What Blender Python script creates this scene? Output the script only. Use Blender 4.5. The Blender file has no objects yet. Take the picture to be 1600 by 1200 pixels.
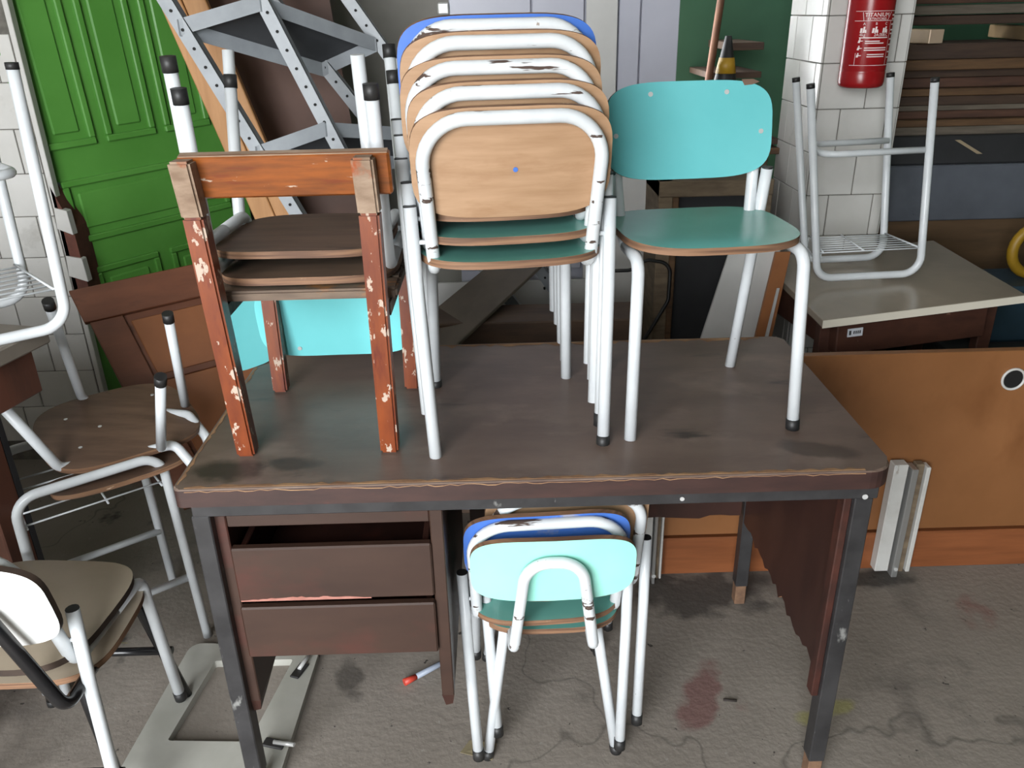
import bpy, bmesh, math, random
from mathutils import Vector, Matrix, Euler
random.seed(7)
S = bpy.context.scene
COL = S.collection
R = math.radians
V = Vector

# ------------------------------------------------------------------ camera
F, H = 1287.0, 1.482
cy_ = V((-26, -583, F)).normalized()
cd_ = V((65, 2840, F)); cd_ = (cd_ - cy_ * cd_.dot(cy_)).normalized()
cx_ = cy_.cross(-cd_)
if cx_.x < 0: cx_ = -cx_
cu_ = -cd_
right = V((cx_.x, cy_.x, cu_.x)); down = V((cx_.y, cy_.y, cu_.y)); fwd = V((cx_.z, cy_.z, cu_.z))
cam_d = bpy.data.cameras.new('camera'); cam = bpy.data.objects.new('camera', cam_d); COL.objects.link(cam)
cam_d.sensor_width = 36; cam_d.lens = F / 1600 * 36; cam_d.clip_start = .05
cam.matrix_world = Matrix(((right.x, -down.x, -fwd.x, 0), (right.y, -down.y, -fwd.y, 0), (right.z, -down.z, -fwd.z, H), (0, 0, 0, 1)))
S.camera = cam

# ------------------------------------------------------------------ light: daylight through the wide doorway behind the camera
w = bpy.data.worlds.new('sky'); S.world = w; w.use_nodes = True
bg = w.node_tree.nodes['Background']; bg.inputs[0].default_value = (.945, .975, 1.0, 1); bg.inputs[1].default_value = 13.0
po = bpy.data.lights.new('doorway_portal', 'AREA'); po.shape = 'RECTANGLE'; po.size = 2.0; po.size_y = 2.9; po.cycles.is_portal = True
poo = bpy.data.objects.new('doorway_portal', po); COL.objects.link(poo); poo.location = (-1.2, -1.58, 1.45); poo.rotation_euler = (R(90), 0, 0)
S.view_settings.view_transform = 'Standard'; S.view_settings.look = 'None'
S.view_settings.exposure = 0.45; S.view_settings.gamma = 1; S.view_settings.use_curve_mapping = False

# ------------------------------------------------------------------ materials
MATS = {}
def srgb(h):
    if isinstance(h, str):
        h = [int(h[i:i+2], 16) / 255 for i in (0, 2, 4)]
    return tuple((c / 12.92 if c <= .04045 else ((c + .055) / 1.055) ** 2.4) for c in h) + (1,)
def mat(name, c1, c2=None, rough=.5, metal=0, scale=8, stretch=(1, 1, 1), lo=.35, hi=.65, layers=(), bump=0, bscale=None, coat=0, spec=.5, detail=5):
    """c1/c2 mixed by stretched noise; layers = [(colour, scale, stretch, lo, hi, rough)] of worn patches on top."""
    if name in MATS: return MATS[name]
    m = bpy.data.materials.new(name); m.use_nodes = True; nt = m.node_tree; N = nt.nodes; L = nt.links
    b = N['Principled BSDF']; b.inputs['Roughness'].default_value = rough; b.inputs['Metallic'].default_value = metal
    b.inputs['Specular IOR Level'].default_value = spec; b.inputs['Coat Weight'].default_value = coat
    tc = N.new('ShaderNodeTexCoord'); oi = N.new('ShaderNodeObjectInfo')
    off = N.new('ShaderNodeVectorMath'); off.operation = 'MULTIPLY_ADD'
    L.new(oi.outputs['Random'], off.inputs[0]); off.inputs[1].default_value = (7, 11, 5); L.new(tc.outputs['Object'], off.inputs[2])
    def noise(sc, st, det=5, ro=.6):
        mp = N.new('ShaderNodeMapping'); mp.inputs['Scale'].default_value = st; L.new(off.outputs[0], mp.inputs[0])
        n = N.new('ShaderNodeTexNoise'); n.inputs['Scale'].default_value = sc; n.inputs['Detail'].default_value = det; n.inputs['Roughness'].default_value = ro
        L.new(mp.outputs[0], n.inputs['Vector']); return n.outputs['Fac']
    def ramp(f, lo, hi):
        r = N.new('ShaderNodeMapRange'); r.inputs['From Min'].default_value = lo; r.inputs['From Max'].default_value = hi; L.new(f, r.inputs['Value']); return r.outputs[0]
    def mix(f, a, bb):
        x = N.new('ShaderNodeMix'); x.data_type = 'RGBA'; L.new(f, x.inputs[0])
        for s, v in ((6, a), (7, bb)):
            if isinstance(v, tuple): x.inputs[s].default_value = v
            else: L.new(v, x.inputs[s])
        return x.outputs[2]
    col = srgb(c1)
    if c2: col = mix(ramp(noise(scale, stretch, detail), lo, hi), srgb(c1), srgb(c2))
    rg = None
    for (lc, ls, lst, l0, l1, lr) in layers:
        f = ramp(noise(ls, lst), l0, l1); col = mix(f, col, srgb(lc))
        if lr is not None:
            y = N.new('ShaderNodeMix'); L.new(f, y.inputs[0]); y.inputs[2].default_value = rough
            if rg is not None: L.new(rg, y.inputs[2])
            y.inputs[3].default_value = lr; rg = y.outputs[0]
    if isinstance(col, tuple): b.inputs['Base Color'].default_value = col
    else: L.new(col, b.inputs['Base Color'])
    if rg is not None: L.new(rg, b.inputs['Roughness'])
    if bump:
        bp = N.new('ShaderNodeBump'); bp.inputs['Strength'].default_value = bump; bp.inputs['Distance'].default_value = .004
        L.new(noise(bscale or scale, stretch, 6), bp.inputs['Height']); L.new(bp.outputs[0], b.inputs['Normal'])
    MATS[name] = m; return m

white_tube = mat('white_paint', 'd3d7d9', 'c8cccf', rough=.32, scale=12, layers=[('8a7f76', 60, (1, 1, .5), .72, .76, .8)])
chip_tube = mat('chipped_white_paint', 'd4d7d8', 'c6cacd', rough=.32, scale=12, layers=[('8d7d70', 50, (1, 1, .6), .70, .74, .8), ('4a3a32', 24, (.16, 1.2, 1.6), .575, .592, .85)])
black_tube = mat('black_paint', '151517', '1d1c1d', rough=.25, scale=20, layers=[('6a6a68', 70, (1, 1, 1), .75, .77, .6)])
black_plastic = mat('black_plastic', '1b1b1c', '2a2928', rough=.5, scale=30)
ply_tan = mat('plywood_tan', 'ad8b6c', '9a7859', rough=.5, scale=7, stretch=(1, 6, 9), lo=.3, hi=.7, layers=[('8f6a4a', 5, (1, 3, 3), .54, .75, None), ('5c4632', 40, (.5, 2, 3), .74, .78, None)])
ply_edge = mat('plywood_edge', '86644a', '5c4130', rough=.7, scale=30, stretch=(.15, .15, 5), lo=.4, hi=.6, layers=[('cdb79c', 40, (.6, .6, 3), .68, .72, None)])
ply_brown = mat('plywood_brown', '6f5645', '5a4436', rough=.6, scale=5, stretch=(1, 5, 5), layers=[('3c2c22', 7, (1, 2, 2), .62, .75, None)])
teal = mat('teal_laminate', '6cbabd', '62b1b4', rough=.24, scale=3)
teal_seat = mat('green_teal_laminate', '69a69b', '5f9c90', rough=.25, scale=3)
turq = mat('turquoise_laminate', '78cfd2', '6fc7ca', rough=.3, scale=3)
mint = mat('mint_laminate', 'a3e6d6', '97dccd', rough=.35, scale=3)
blue = mat('blue_paint', '4a74c4', '4069b4', rough=.4, scale=5, layers=[('8b8ea0', 9, (1, 1, 1), .62, .7, .6)])
tan_lam = mat('tan_laminate', 'b9ab97', 'a99b87', rough=.4, scale=3)
white_lam = mat('white_laminate', 'e9e9e6', 'e0e0dc', rough=.4, scale=3)
chrome = mat('zinc_screw', 'c4c4c2', rough=.35, metal=.25)
red_wood = mat('varnished_red_wood', '803c14', '60260e', rough=.35, scale=7, stretch=(5, 5, 1.2), lo=.3, hi=.7,
               layers=[('5c1e0c', 11, (4, 4, .8), .58, .7, None), ('b3a090', 26, (2, 2, 1.0), .60, .615, .8)])
red_board = mat('varnished_board', '8c4a14', '6a3710', rough=.35, scale=12, stretch=(.8, 4, 7), lo=.35, hi=.65,
                layers=[('6a2a0c', 16, (.6, 4, 7), .58, .72, None), ('b3a090', 24, (.8, 2, 3), .66, .69, .8)])
worn_wood = mat('bare_worn_wood', '9a8470', '77604d', rough=.75, scale=14, stretch=(1, 3, 3), layers=[('8f4413', 9, (1, 1, 1), .62, .68, .5)])
seat_wood = mat('grey_worn_seat_wood', '6d5b4b', '54453a', rough=.7, scale=12, stretch=(1, 6, 6), layers=[('9a6434', 9, (1, 2, 2), .6, .72, None)])
desk_top = mat('dark_brown_desktop', '6b5a50', '5a4a42', rough=.42, scale=4, stretch=(1, 2.2, 1), bump=.04, bscale=60,
               layers=[('7a6a60', 6, (1, 1.6, 1), .55, .75, .5), ('352a26', 9, (.6, 2, 1), .64, .76, .35), ('8a6b4e', 70, (.5, 1, 1), .76, .79, .8)])
desk_edge = mat('worn_desk_edge', '3f2924', '31201d', rough=.5, scale=9, stretch=(1, 1, 4), layers=[('62302a', 6, (1, 1, 2), .58, .75, None)])
chip_edge = mat('chipped_desk_rim', '9c7a58', '77573f', rough=.85, scale=30, stretch=(.6, 1, 1))
desk_panel = mat('dark_mahogany_panel', '3c241d', '2e1a16', rough=.45, scale=6, stretch=(1, 1, .4), layers=[('5a3026', 5, (1, 1, .6), .58, .78, None)])
drawer_m = mat('drawer_front', '3e2b22', '33221b', rough=.45, scale=5, stretch=(.7, 1, 2), layers=[('532a23', 4, (.8, 1, 1.4), .56, .8, None)])
raw_chip = mat('raw_chipboard', 'b08058', '8e6240', rough=.9, scale=60)
steel_blk = mat('dark_steel_frame', '403f40', '302f30', rough=.4, metal=.3, scale=14, layers=[('858582', 28, (1, 1, .5), .64, .72, .6), ('6b4a33', 20, (1, 1, .7), .70, .76, .8)])
rust = mat('rusty_leg_tip', '7d5f48', '5c4434', rough=.8, scale=30)
void = mat('dark_cavity', '0b0a0a', rough=.9)
concrete = None
grey_rack = mat('grey_enamel_steel', '9a9fa4', '8b9095', rough=.4, scale=9)
hole_m = mat('bolt_hole', '161616', rough=.8)
pine = mat('pine_board', 'c08f5f', 'ab7a4b', rough=.6, scale=5, stretch=(5, 5, .6), layers=[('7d5431', 6, (2, 2, .8), .64, .78, None)])
hardb = mat('brown_hardboard', '59392a', '4b2f22', rough=.6, scale=4)
green_door = mat('green_gloss_paint', '579140', '4d8637', rough=.3, scale=3, bump=.03, bscale=30)
bare_frame = mat('bare_grey_jamb', '7d8a90', '6a6f70', rough=.7, scale=20)
red_brown = mat('broken_brick_brown', '6b4034', '53322a', rough=.9, scale=20)
tile_m = mat('white_glazed_tile', 'cfcdc9', 'c3c1bc', rough=.22, scale=4, layers=[('9d9992', 5, (1, 1, 1), .62, .8, .4)])
grout = mat('grey_grout', '77736c', '5d5a54', rough=.95, scale=30)
wardrobe_m = mat('brown_cabinet_wood', '70422a', '5e3520', rough=.5, scale=5, stretch=(.8, .8, 4), layers=[('482717', 5, (1, 1, 3), .6, .75, None)])
wardrobe_p = mat('amber_cabinet_panel', '8a5530', '7c4a29', rough=.5, scale=4)
orange_b = mat('orange_brown_laminate', '8a5c38', '7d5230', rough=.42, scale=3, stretch=(1, 1, 1), layers=[('6d4222', 3, (1, 1, .6), .6, .8, None)])
orange_s = mat('orange_wood_strip', '8a5230', '774527', rough=.45, scale=6, stretch=(.5, 3, 5))
white_steel = mat('white_steel', 'c9c8c4', 'bab8b3', rough=.4, scale=10, layers=[('7d6a58', 20, (2, 2, .4), .7, .76, .8)])
beige_lam = mat('beige_laminate_top', '9c9080', '8e8374', rough=.22, scale=3)
beige_edge = mat('cream_edge_band', 'd6cfbf', rough=.5)
dk_wood = mat('dark_drawer_wood', '4a2c20', '3a2118', rough=.55, scale=9, stretch=(1, 3, 3), layers=[('8a6a58', 14, (1, 1, 1), .7, .76, None)])
lav = mat('pale_lavender_steel', 'b9bac6', 'b0b1bd', rough=.4, scale=3)
off_white = mat('offwhite_board', 'c8c7c4', 'bdbcb9', rough=.5, scale=4)
old_wood = mat('old_grey_wood', '7a6a55', '5f5141', rough=.8, scale=10, stretch=(1, 1, 4))
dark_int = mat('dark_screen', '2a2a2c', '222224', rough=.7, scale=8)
plank_ms = [mat('stacked_plank_%s' % k, a, b, rough=.7, scale=9, stretch=(.6, 4, 6)) for k, (a, b) in
            dict(amber=('654a30', '4b3522'), brown=('483629', '372820'), grey=('6d6357', '534b41'), red=('573b2d', '422c22')).items()]
dk_grey = mat('dark_grey_box', '565a62', '4a4d54', rough=.6, scale=5, layers=[('2e2f33', 22, (1, 1, 1), .68, .74, None)])
blk_lid = mat('charcoal_lid', '2c2c2e', '232325', rough=.6, scale=6)
red_ext = mat('red_enamel', '97181c', '8c1519', rough=.25, scale=4)
print_w = mat('white_print', 'e8d8d6', rough=.6)
print_d = mat('dark_print', '3a3a3a', rough=.6)
yellow = mat('yellow_plastic', 'a8821c', '917018', rough=.5, scale=6)
cone_bk = mat('cone_black', '1d1d1e', '161617', rough=.5, scale=8)
blue_obj = mat('blue_plastic', '29404f', '223642', rough=.5, scale=6)
dk_green = mat('dark_green_wall', '315842', '2a4d39', rough=.8, scale=2, layers=[('c6cdc8', 3.4, (1, 1, 1), .74, .80, None)])
grey_wall = mat('grey_plaster', '8a8780', '7d7a74', rough=.85, scale=3, layers=[('5a5853', 25, (1, 1, 1), .72, .76, None)])
ceil_m = mat('ceiling_plaster', 'dcdad5', 'd0cec8', rough=.9, scale=2)
bench_m = mat('dark_bench_top', '7a7268', '6b6359', rough=.5, scale=5)
bench_w = mat('red_brown_bench_wood', '5b3526', '472a1e', rough=.6, scale=6, stretch=(3, 3, .6))
cable_m = mat('black_cable', '141414', rough=.5)
wf_m = mat('dirty_white_enamel', 'b2b1a9', 'a3a299', rough=.45, scale=6, layers=[('6f675c', 9, (1, 1, 1), .66, .8, .7)])
ground_m = mat('outdoor_paving', '8c8a85', '7c7a75', rough=.9, scale=2)

def floor_material():
    m = mat('stained_concrete', '8e867d', '7c746b', rough=.85, scale=2.2, bump=.5, bscale=55, lo=.3, hi=.7,
            layers=[('4a4541', 1.6, (1, 1, 1), .55, .68, .75), ('7c5f58', 2.6, (1.3, 1, 1), .66, .74, None), ('3a3633', 3.4, (1, 1, 1), .64, .70, .8),
                    ('8f8b83', 70, (1, 1, 1), .66, .72, None), ('37332f', 45, (1, 1, 1), .68, .72, None), ('8d8446', 5, (.5, 2, 1), .75, .78, None)])
    nt = m.node_tree; N = nt.nodes; L = nt.links; b = N['Principled BSDF']
    src = b.inputs['Base Color'].links[0].from_socket
    tc = N.new('ShaderNodeTexCoord'); ns = N.new('ShaderNodeTexNoise'); ns.inputs['Scale'].default_value = 5; L.new(tc.outputs['Object'], ns.inputs['Vector'])
    ad = N.new('ShaderNodeMixRGB'); ad.blend_type = 'LINEAR_LIGHT'; ad.inputs[0].default_value = .18; L.new(tc.outputs['Object'], ad.inputs[1]); L.new(ns.outputs['Color'], ad.inputs[2])
    vo = N.new('ShaderNodeTexVoronoi'); vo.feature = 'DISTANCE_TO_EDGE'; vo.inputs['Scale'].default_value = .55; L.new(ad.outputs[0], vo.inputs['Vector'])
    mr = N.new('ShaderNodeMapRange'); mr.inputs['From Min'].default_value = -.002; mr.inputs['From Max'].default_value = .0035; L.new(vo.outputs['Distance'], mr.inputs['Value'])
    mx = N.new('ShaderNodeMix'); mx.data_type = 'RGBA'; L.new(mr.outputs[0], mx.inputs[0]); mx.inputs[6].default_value = srgb('55504a'); L.new(src, mx.inputs[7])
    L.new(mx.outputs[2], b.inputs['Base Color']); return m
concrete = floor_material()
def stain(m, c, rx, ry, colour, amt=.8, ang=0):
    """a spill with a ragged outline soaked into a horizontal surface (object coordinates)"""
    nt = m.node_tree; N = nt.nodes; L = nt.links; b = N['Principled BSDF']; src = b.inputs['Base Color'].links[0].from_socket
    tc = N.new('ShaderNodeTexCoord'); mp = N.new('ShaderNodeMapping'); mp.vector_type = 'TEXTURE'; mp.inputs['Location'].default_value = (c[0], c[1], 0); mp.inputs['Rotation'].default_value = (0, 0, R(ang)); mp.inputs['Scale'].default_value = (rx, ry, 100)
    L.new(tc.outputs['Object'], mp.inputs[0])
    ln = N.new('ShaderNodeVectorMath'); ln.operation = 'LENGTH'; L.new(mp.outputs[0], ln.inputs[0])
    ns = N.new('ShaderNodeTexNoise'); ns.inputs['Scale'].default_value = 14; ns.inputs['Detail'].default_value = 6; L.new(tc.outputs['Object'], ns.inputs['Vector'])
    ad = N.new('ShaderNodeMath'); ad.operation = 'MULTIPLY_ADD'; L.new(ns.outputs['Fac'], ad.inputs[0]); ad.inputs[1].default_value = 1.6; L.new(ln.outputs['Value'], ad.inputs[2])
    mr = N.new('ShaderNodeMapRange'); mr.inputs['From Min'].default_value = 1.35; mr.inputs['From Max'].default_value = 1.7; mr.inputs['To Min'].default_value = amt; mr.inputs['To Max'].default_value = 0; L.new(ad.outputs[0], mr.inputs['Value'])
    mx = N.new('ShaderNodeMix'); mx.data_type = 'RGBA'; L.new(mr.outputs[0], mx.inputs[0]); L.new(src, mx.inputs[6]); mx.inputs[7].default_value = srgb(colour); L.new(mx.outputs[2], b.inputs['Base Color'])
stain(concrete, (.44, 1.46), .05, .16, '6f4a47', .75, -25)
stain(concrete, (.52, 1.84), .26, .12, '3d3936', .8)
stain(concrete, (1.0, 1.87), .16, .05, '35312e', .8)
stain(concrete, (.72, 1.40), .10, .03, '94904f', .6, 20)
stain(concrete, (-.40, 1.55), .04, .10, '48433e', .7, 15)
stain(desk_top, (-.53, -.25), .09, .05, '231a17', .85, 10)
stain(desk_top, (-.43, -.24), .06, .03, '2a201c', .7)
stain(desk_top, (.50, -.24), .08, .03, '2a201c', .6, -20)

# ------------------------------------------------------------------ mesh helpers
I4 = Matrix.Identity(4)
def link(name, bm, mats, parent=None, loc=None, M=None, smooth=None):
    """one mesh object.  Verts are in the parent's local space (or world when top level, shifted to loc)."""
    bmesh.ops.recalc_face_normals(bm, faces=bm.faces)
    me = bpy.data.meshes.new(name)
    if parent is None and M is None and loc is not None:
        bmesh.ops.translate(bm, verts=bm.verts, vec=-V(loc))
    bm.to_mesh(me); bm.free()
    for m in (mats if isinstance(mats, (list, tuple)) else [mats]): me.materials.append(m)
    o = bpy.data.objects.new(name, me); COL.objects.link(o)
    if parent is not None: o.parent = parent
    if M is not None: o.matrix_world = M if parent is None else o.matrix_world; 
    if M is not None and parent is not None: o.matrix_local = M
    if loc is not None and M is None and parent is None: o.location = loc
    if smooth: me.shade_smooth() if False else None
    return o
def tag(o, label, cat, group=None):
    o['label'] = label; o['category'] = cat
    if group: o['group'] = group
    return o
def thing(name, label, cat, loc=(0, 0, 0), M=None, group=None, rz=0):
    o = bpy.data.objects.new(name, None); COL.objects.link(o); o.empty_display_size = .05
    o.matrix_world = M if M is not None else Matrix.Translation(loc) @ Matrix.Rotation(rz, 4, 'Z')
    tag(o, label, cat, group); return o
def struct(o): o['kind'] = 'structure'; return o
def nb(): return bmesh.new()
def box(bm, lo, hi, M=I4, bev=0.0, mi=0):
    lo, hi = V(lo), V(hi); c = (lo + hi) / 2; s = hi - lo
    r = bmesh.ops.create_cube(bm, size=1, matrix=M @ Matrix.Translation(c) @ Matrix.Diagonal((s.x, s.y, s.z, 1)))
    vs = r['verts']; fs = {f for v in vs for f in v.link_faces}
    for f in fs: f.material_index = mi
    if bev:
        es = list({e for v in vs for e in v.link_edges})
        bmesh.ops.bevel(bm, geom=es, offset=bev, segments=1, affect='EDGES', profile=.5)
    return bm
def slab(bm, c, th, flip=False, bev=0, mi=0):
    """board from 4 face corners, thickened along its normal"""
    c = [V(p) for p in c]; n = (c[1] - c[0]).cross(c[3] - c[0]).normalized() * th
    if flip: n = -n
    v = [bm.verts.new(p) for p in c] + [bm.verts.new(p + n) for p in c]
    q = [(0, 1, 2, 3), (7, 6, 5, 4), (0, 4, 5, 1), (1, 5, 6, 2), (2, 6, 7, 3), (3, 7, 4, 0)]
    fs = [bm.faces.new([v[i] for i in f]) for f in q]
    for f in fs: f.material_index = mi
    bmesh.ops.recalc_face_normals(bm, faces=fs)
    if bev: bmesh.ops.bevel(bm, geom=list({e for x in v for e in x.link_edges}), offset=bev, segments=1, affect='EDGES', profile=.5)
    return bm
def fillet(pts, rad, n=6):
    pts = [V(p) for p in pts]; out = [pts[0]]
    for i in range(1, len(pts) - 1):
        a, b, c = pts[i-1], pts[i], pts[i+1]; u = (a - b); v = (c - b)
        r = rad[i] if isinstance(rad, (list, tuple)) else rad
        ang = u.angle(v)
        if r <= 0 or ang > 3.1: out.append(b); continue
        t = min(r / math.tan(ang / 2), u.length * .49, v.length * .49); r2 = t * math.tan(ang / 2)
        p0 = b + u.normalized() * t; p1 = b + v.normalized() * t
        ce = b + (u.normalized() + v.normalized()).normalized() * (r2 / math.sin(ang / 2))
        for k in range(n + 1):
            f = k / n; d0 = p0 - ce; d1 = p1 - ce; th = d0.angle(d1)
            if th < 1e-4: out.append(p0); break
            out.append(ce + (d0 * math.sin((1 - f) * th) + d1 * math.sin(f * th)) / math.sin(th))
    out.append(pts[-1]); return out
def tube(bm, pts, r, rad=0, seg=12, n=6, mi=0, closed_caps=True, r_end=None):
    p = fillet(pts, rad, n); q = [p[0]]
    for x in p[1:]:
        if (x - q[-1]).length > 1e-5: q.append(x)
    p = q; t = (p[1] - p[0]).normalized(); up = V((0, 0, 1)) if abs(t.z) < .9 else V((1, 0, 0))
    nrm = t.cross(up).normalized(); rings = []
    for i, x in enumerate(p):
        if i == 0: tt = (p[1] - p[0]).normalized()
        elif i == len(p) - 1: tt = (p[-1] - p[-2]).normalized()
        else: tt = ((p[i+1] - x).normalized() + (x - p[i-1]).normalized()).normalized()
        nrm = (nrm - tt * nrm.dot(tt)).normalized(); bn = tt.cross(nrm)
        rr = r if r_end is None else r + (r_end - r) * i / (len(p) - 1)
        rings.append([bm.verts.new(x + (nrm * math.cos(k * 2 * math.pi / seg) + bn * math.sin(k * 2 * math.pi / seg)) * rr) for k in range(seg)])
    for a, b in zip(rings, rings[1:]):
        for k in range(seg):
            f = bm.faces.new((a[k], a[(k+1) % seg], b[(k+1) % seg], b[k])); f.smooth = True; f.material_index = mi
    if closed_caps:
        for rg in (rings[0], rings[-1]): bm.faces.new(rg).material_index = mi
    return bm
def lathe(bm, prof, M=I4, seg=24, mi=0):
    rings = []
    for r, z in prof:
        rings.append([bm.verts.new(M @ V((r * math.cos(k * 2 * math.pi / seg), r * math.sin(k * 2 * math.pi / seg), z))) for k in range(seg)])
    for a, b in zip(rings, rings[1:]):
        for k in range(seg):
            f = bm.faces.new((a[k], a[(k+1) % seg], b[(k+1) % seg], b[k])); f.smooth = True; f.material_index = mi
    for rg in (rings[0], rings[-1]): bm.faces.new(rg).material_index = mi
    return bm
def outline(a, b, n=4, N=56):
    o = []
    for k in range(N):
        t = 2 * math.pi * k / N; c, s = math.cos(t), math.sin(t)
        o.append((a * math.copysign(abs(c) ** (2 / n), c), b * math.copysign(abs(s) ** (2 / n), s)))
    return o
def plate(bm, ol, th, f=lambda x, y: 0.0, M=I4, bev=.0015):
    """rounded board following height field f; material 0 top, 1 edge, 2 underside"""
    N = len(ol)
    def ring(s, dz, inset=0): return [bm.verts.new(M @ V((x * s, y * s, f(x * s, y * s) + dz))) for x, y in ol]
    sc = (1.0, .93, .8, .6, .35)
    for sgn, dz, mi in ((1, 0, 0), (-1, -th, 2)):
        rs = [ring(s, dz) for s in sc]
        if sgn == 1: top = rs[0]
        else: bot = rs[0]
        for a, b in zip(rs, rs[1:]):
            for k in range(N):
                q = bm.faces.new((a[k], a[(k+1) % N], b[(k+1) % N], b[k])); q.material_index = mi; q.smooth = True
        c = bm.verts.new(M @ V((0, 0, f(0, 0) + dz)))
        for k in range(N):
            q = bm.faces.new((rs[-1][k], rs[-1][(k+1) % N], c)); q.material_index = mi; q.smooth = True
    # the edge gets its own vertices so its normals stay crisp
    e1 = [bm.verts.new(v.co) for v in top]; e2 = [bm.verts.new(v.co) for v in bot]
    for k in range(N):
        q = bm.faces.new((e1[k], e1[(k+1) % N], e2[(k+1) % N], e2[k])); q.material_index = 1; q.smooth = True
    return bm
def disc(bm, c, axis, r, h, seg=12, mi=0):
    tube(bm, [V(c), V(c) + V(axis).normalized() * h], r, seg=seg, mi=mi); return bm

def foot(parent, tip, up, r=.0125, h=.02):
    """black rubber cap on a leg tip"""
    tip, up = V(tip), V(up).normalized()
    link('foot_cap', tube(nb(), [tip - up * .004, tip + up * h], r), black_plastic, parent)

# ------------------------------------------------------------------ chair kinds
def make_chair(label, M, group=None, seat_top=teal_seat, back_front=teal, back_rear=ply_tan, edge=ply_edge, under=ply_brown, tube_m=white_tube, back_tube=chip_tube,
               caps=(0, 0, 0, 0), fw=.140, rw=.152, screws=False, sc=1.0, name='school_chair', dots=False, back_w=.161, fz=0.0, rtop=None, behind=False, bz=.508, seat_z=.354, bw=None, fo=.008, chip=False, bx=.146):
    """small stacking chair, faces +y, origin on the floor: continuous back tube that runs under the seat into the front legs, plus rear legs welded beside it"""
    t = thing(name, label, 'chair', M=M @ Matrix.Scale(1, 4), group=group)
    r = .0112
    def P(x, y, z): return V((x * sc, y * sc, z * sc))
    sf = lambda x, y: -.16 * sc * max(0, y / sc - .10) ** 2 * 6 + .10 * (x * x) / sc - .25 * max(0, -y / sc - .12) * .0
    link('seat', plate(nb(), outline(.158 * sc, .148 * sc, 3.6), .013 * sc, sf, Matrix.Translation(P(0, .0, seat_z))), [seat_top, edge, under], t)
    # backrest board in front of the tube, curved
    tilt = Matrix.Translation(P(0, -.158 if behind else -.117, bz)) @ Matrix.Rotation(R(-80), 4, 'X')
    zt = seat_z - .0245
    bf = lambda x, y: .35 * x * x / sc
    bk = link('backrest', plate(nb(), outline(back_w * sc, .089 * sc, 4), .011 * sc, bf, tilt), [back_front, edge, back_rear], t)
    if screws:
        for x, y in screws:
            y = -y
            link('screw', disc(nb(), tilt @ V((x * sc, y * sc, bf(x * sc, y * sc))), tilt.to_3x3() @ V((0, 0, 1)), .0045, .0018), chrome, bk)
    if chip:
        cp = nb(); q = [(-.098, -.090), (-.148, -.088), (-.127, -.074), (-.112, -.078), (-.103, -.07)]
        q = [(x, y) for x, y in ((-.100, -.0885), (-.122, -.0885), (-.134, -.083), (-.121, -.0785), (-.106, -.0775))]
        top_ = [cp.verts.new(tilt @ V((x, y, bf(x, y) + .0008))) for x, y in q]; cp.faces.new(top_)
        link('chipped_corner', cp, ply_brown, bk)
    if dots:
        link('bolt', disc(nb(), tilt @ V((.004, .01, -.011 * sc)), tilt.to_3x3() @ V((0, 0, -1)), .004, .0012), blue, bk)
    pts = [P(-fw, .03, zt), P(-(bw or fw), -.098, zt), P(-bx, -.145, .578), P(bx, -.145, .578), P(bw or fw, -.098, zt), P(fw, .03, zt)]
    link('back_frame', tube(nb(), pts, r * sc, [0, .03 * sc, .07 * sc, .07 * sc, .03 * sc, 0], n=10), back_tube, t)
    for i, s in enumerate((-1, 1)):
        a = [P(s * fw, .03, zt), P(s * fw, .128, zt), P(s * (fw + fo), .152, fz)]
        lg = link('leg', tube(nb(), a, r * sc, .03 * sc), tube_m, t)
        if caps[i]: foot(lg, a[2], a[1] - a[2], r * sc * 1.12)
    for i, s in enumerate((-1, 1)):
        rt = rtop or rw + .015
        a = [P(s * rt, -.092, .437), P(s * (rt * .75 + rw * .25), -.112, .29), P(s * rw, -.152, fz)]
        lg = link('leg', tube(nb(), a, r * sc), tube_m, t)
        if caps[2 + i]: foot(lg, a[2], a[0] - a[2], r * sc * 1.12)
        link('tube_plug', tube(nb(), [a[0] - V((0, 0, .002)), a[0] + V((0, .0, .0025))], r * sc * .98), black_plastic, lg)
    link('weld', tube(nb(), [P(-(rtop or rw + .01), -.1, .38), P(-fw, -.1, .38)], .004), tube_m, t)
    link('weld', tube(nb(), [P(rtop or rw + .01, -.1, .38), P(fw, -.1, .38)], .004), tube_m, t)
    return t
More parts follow.
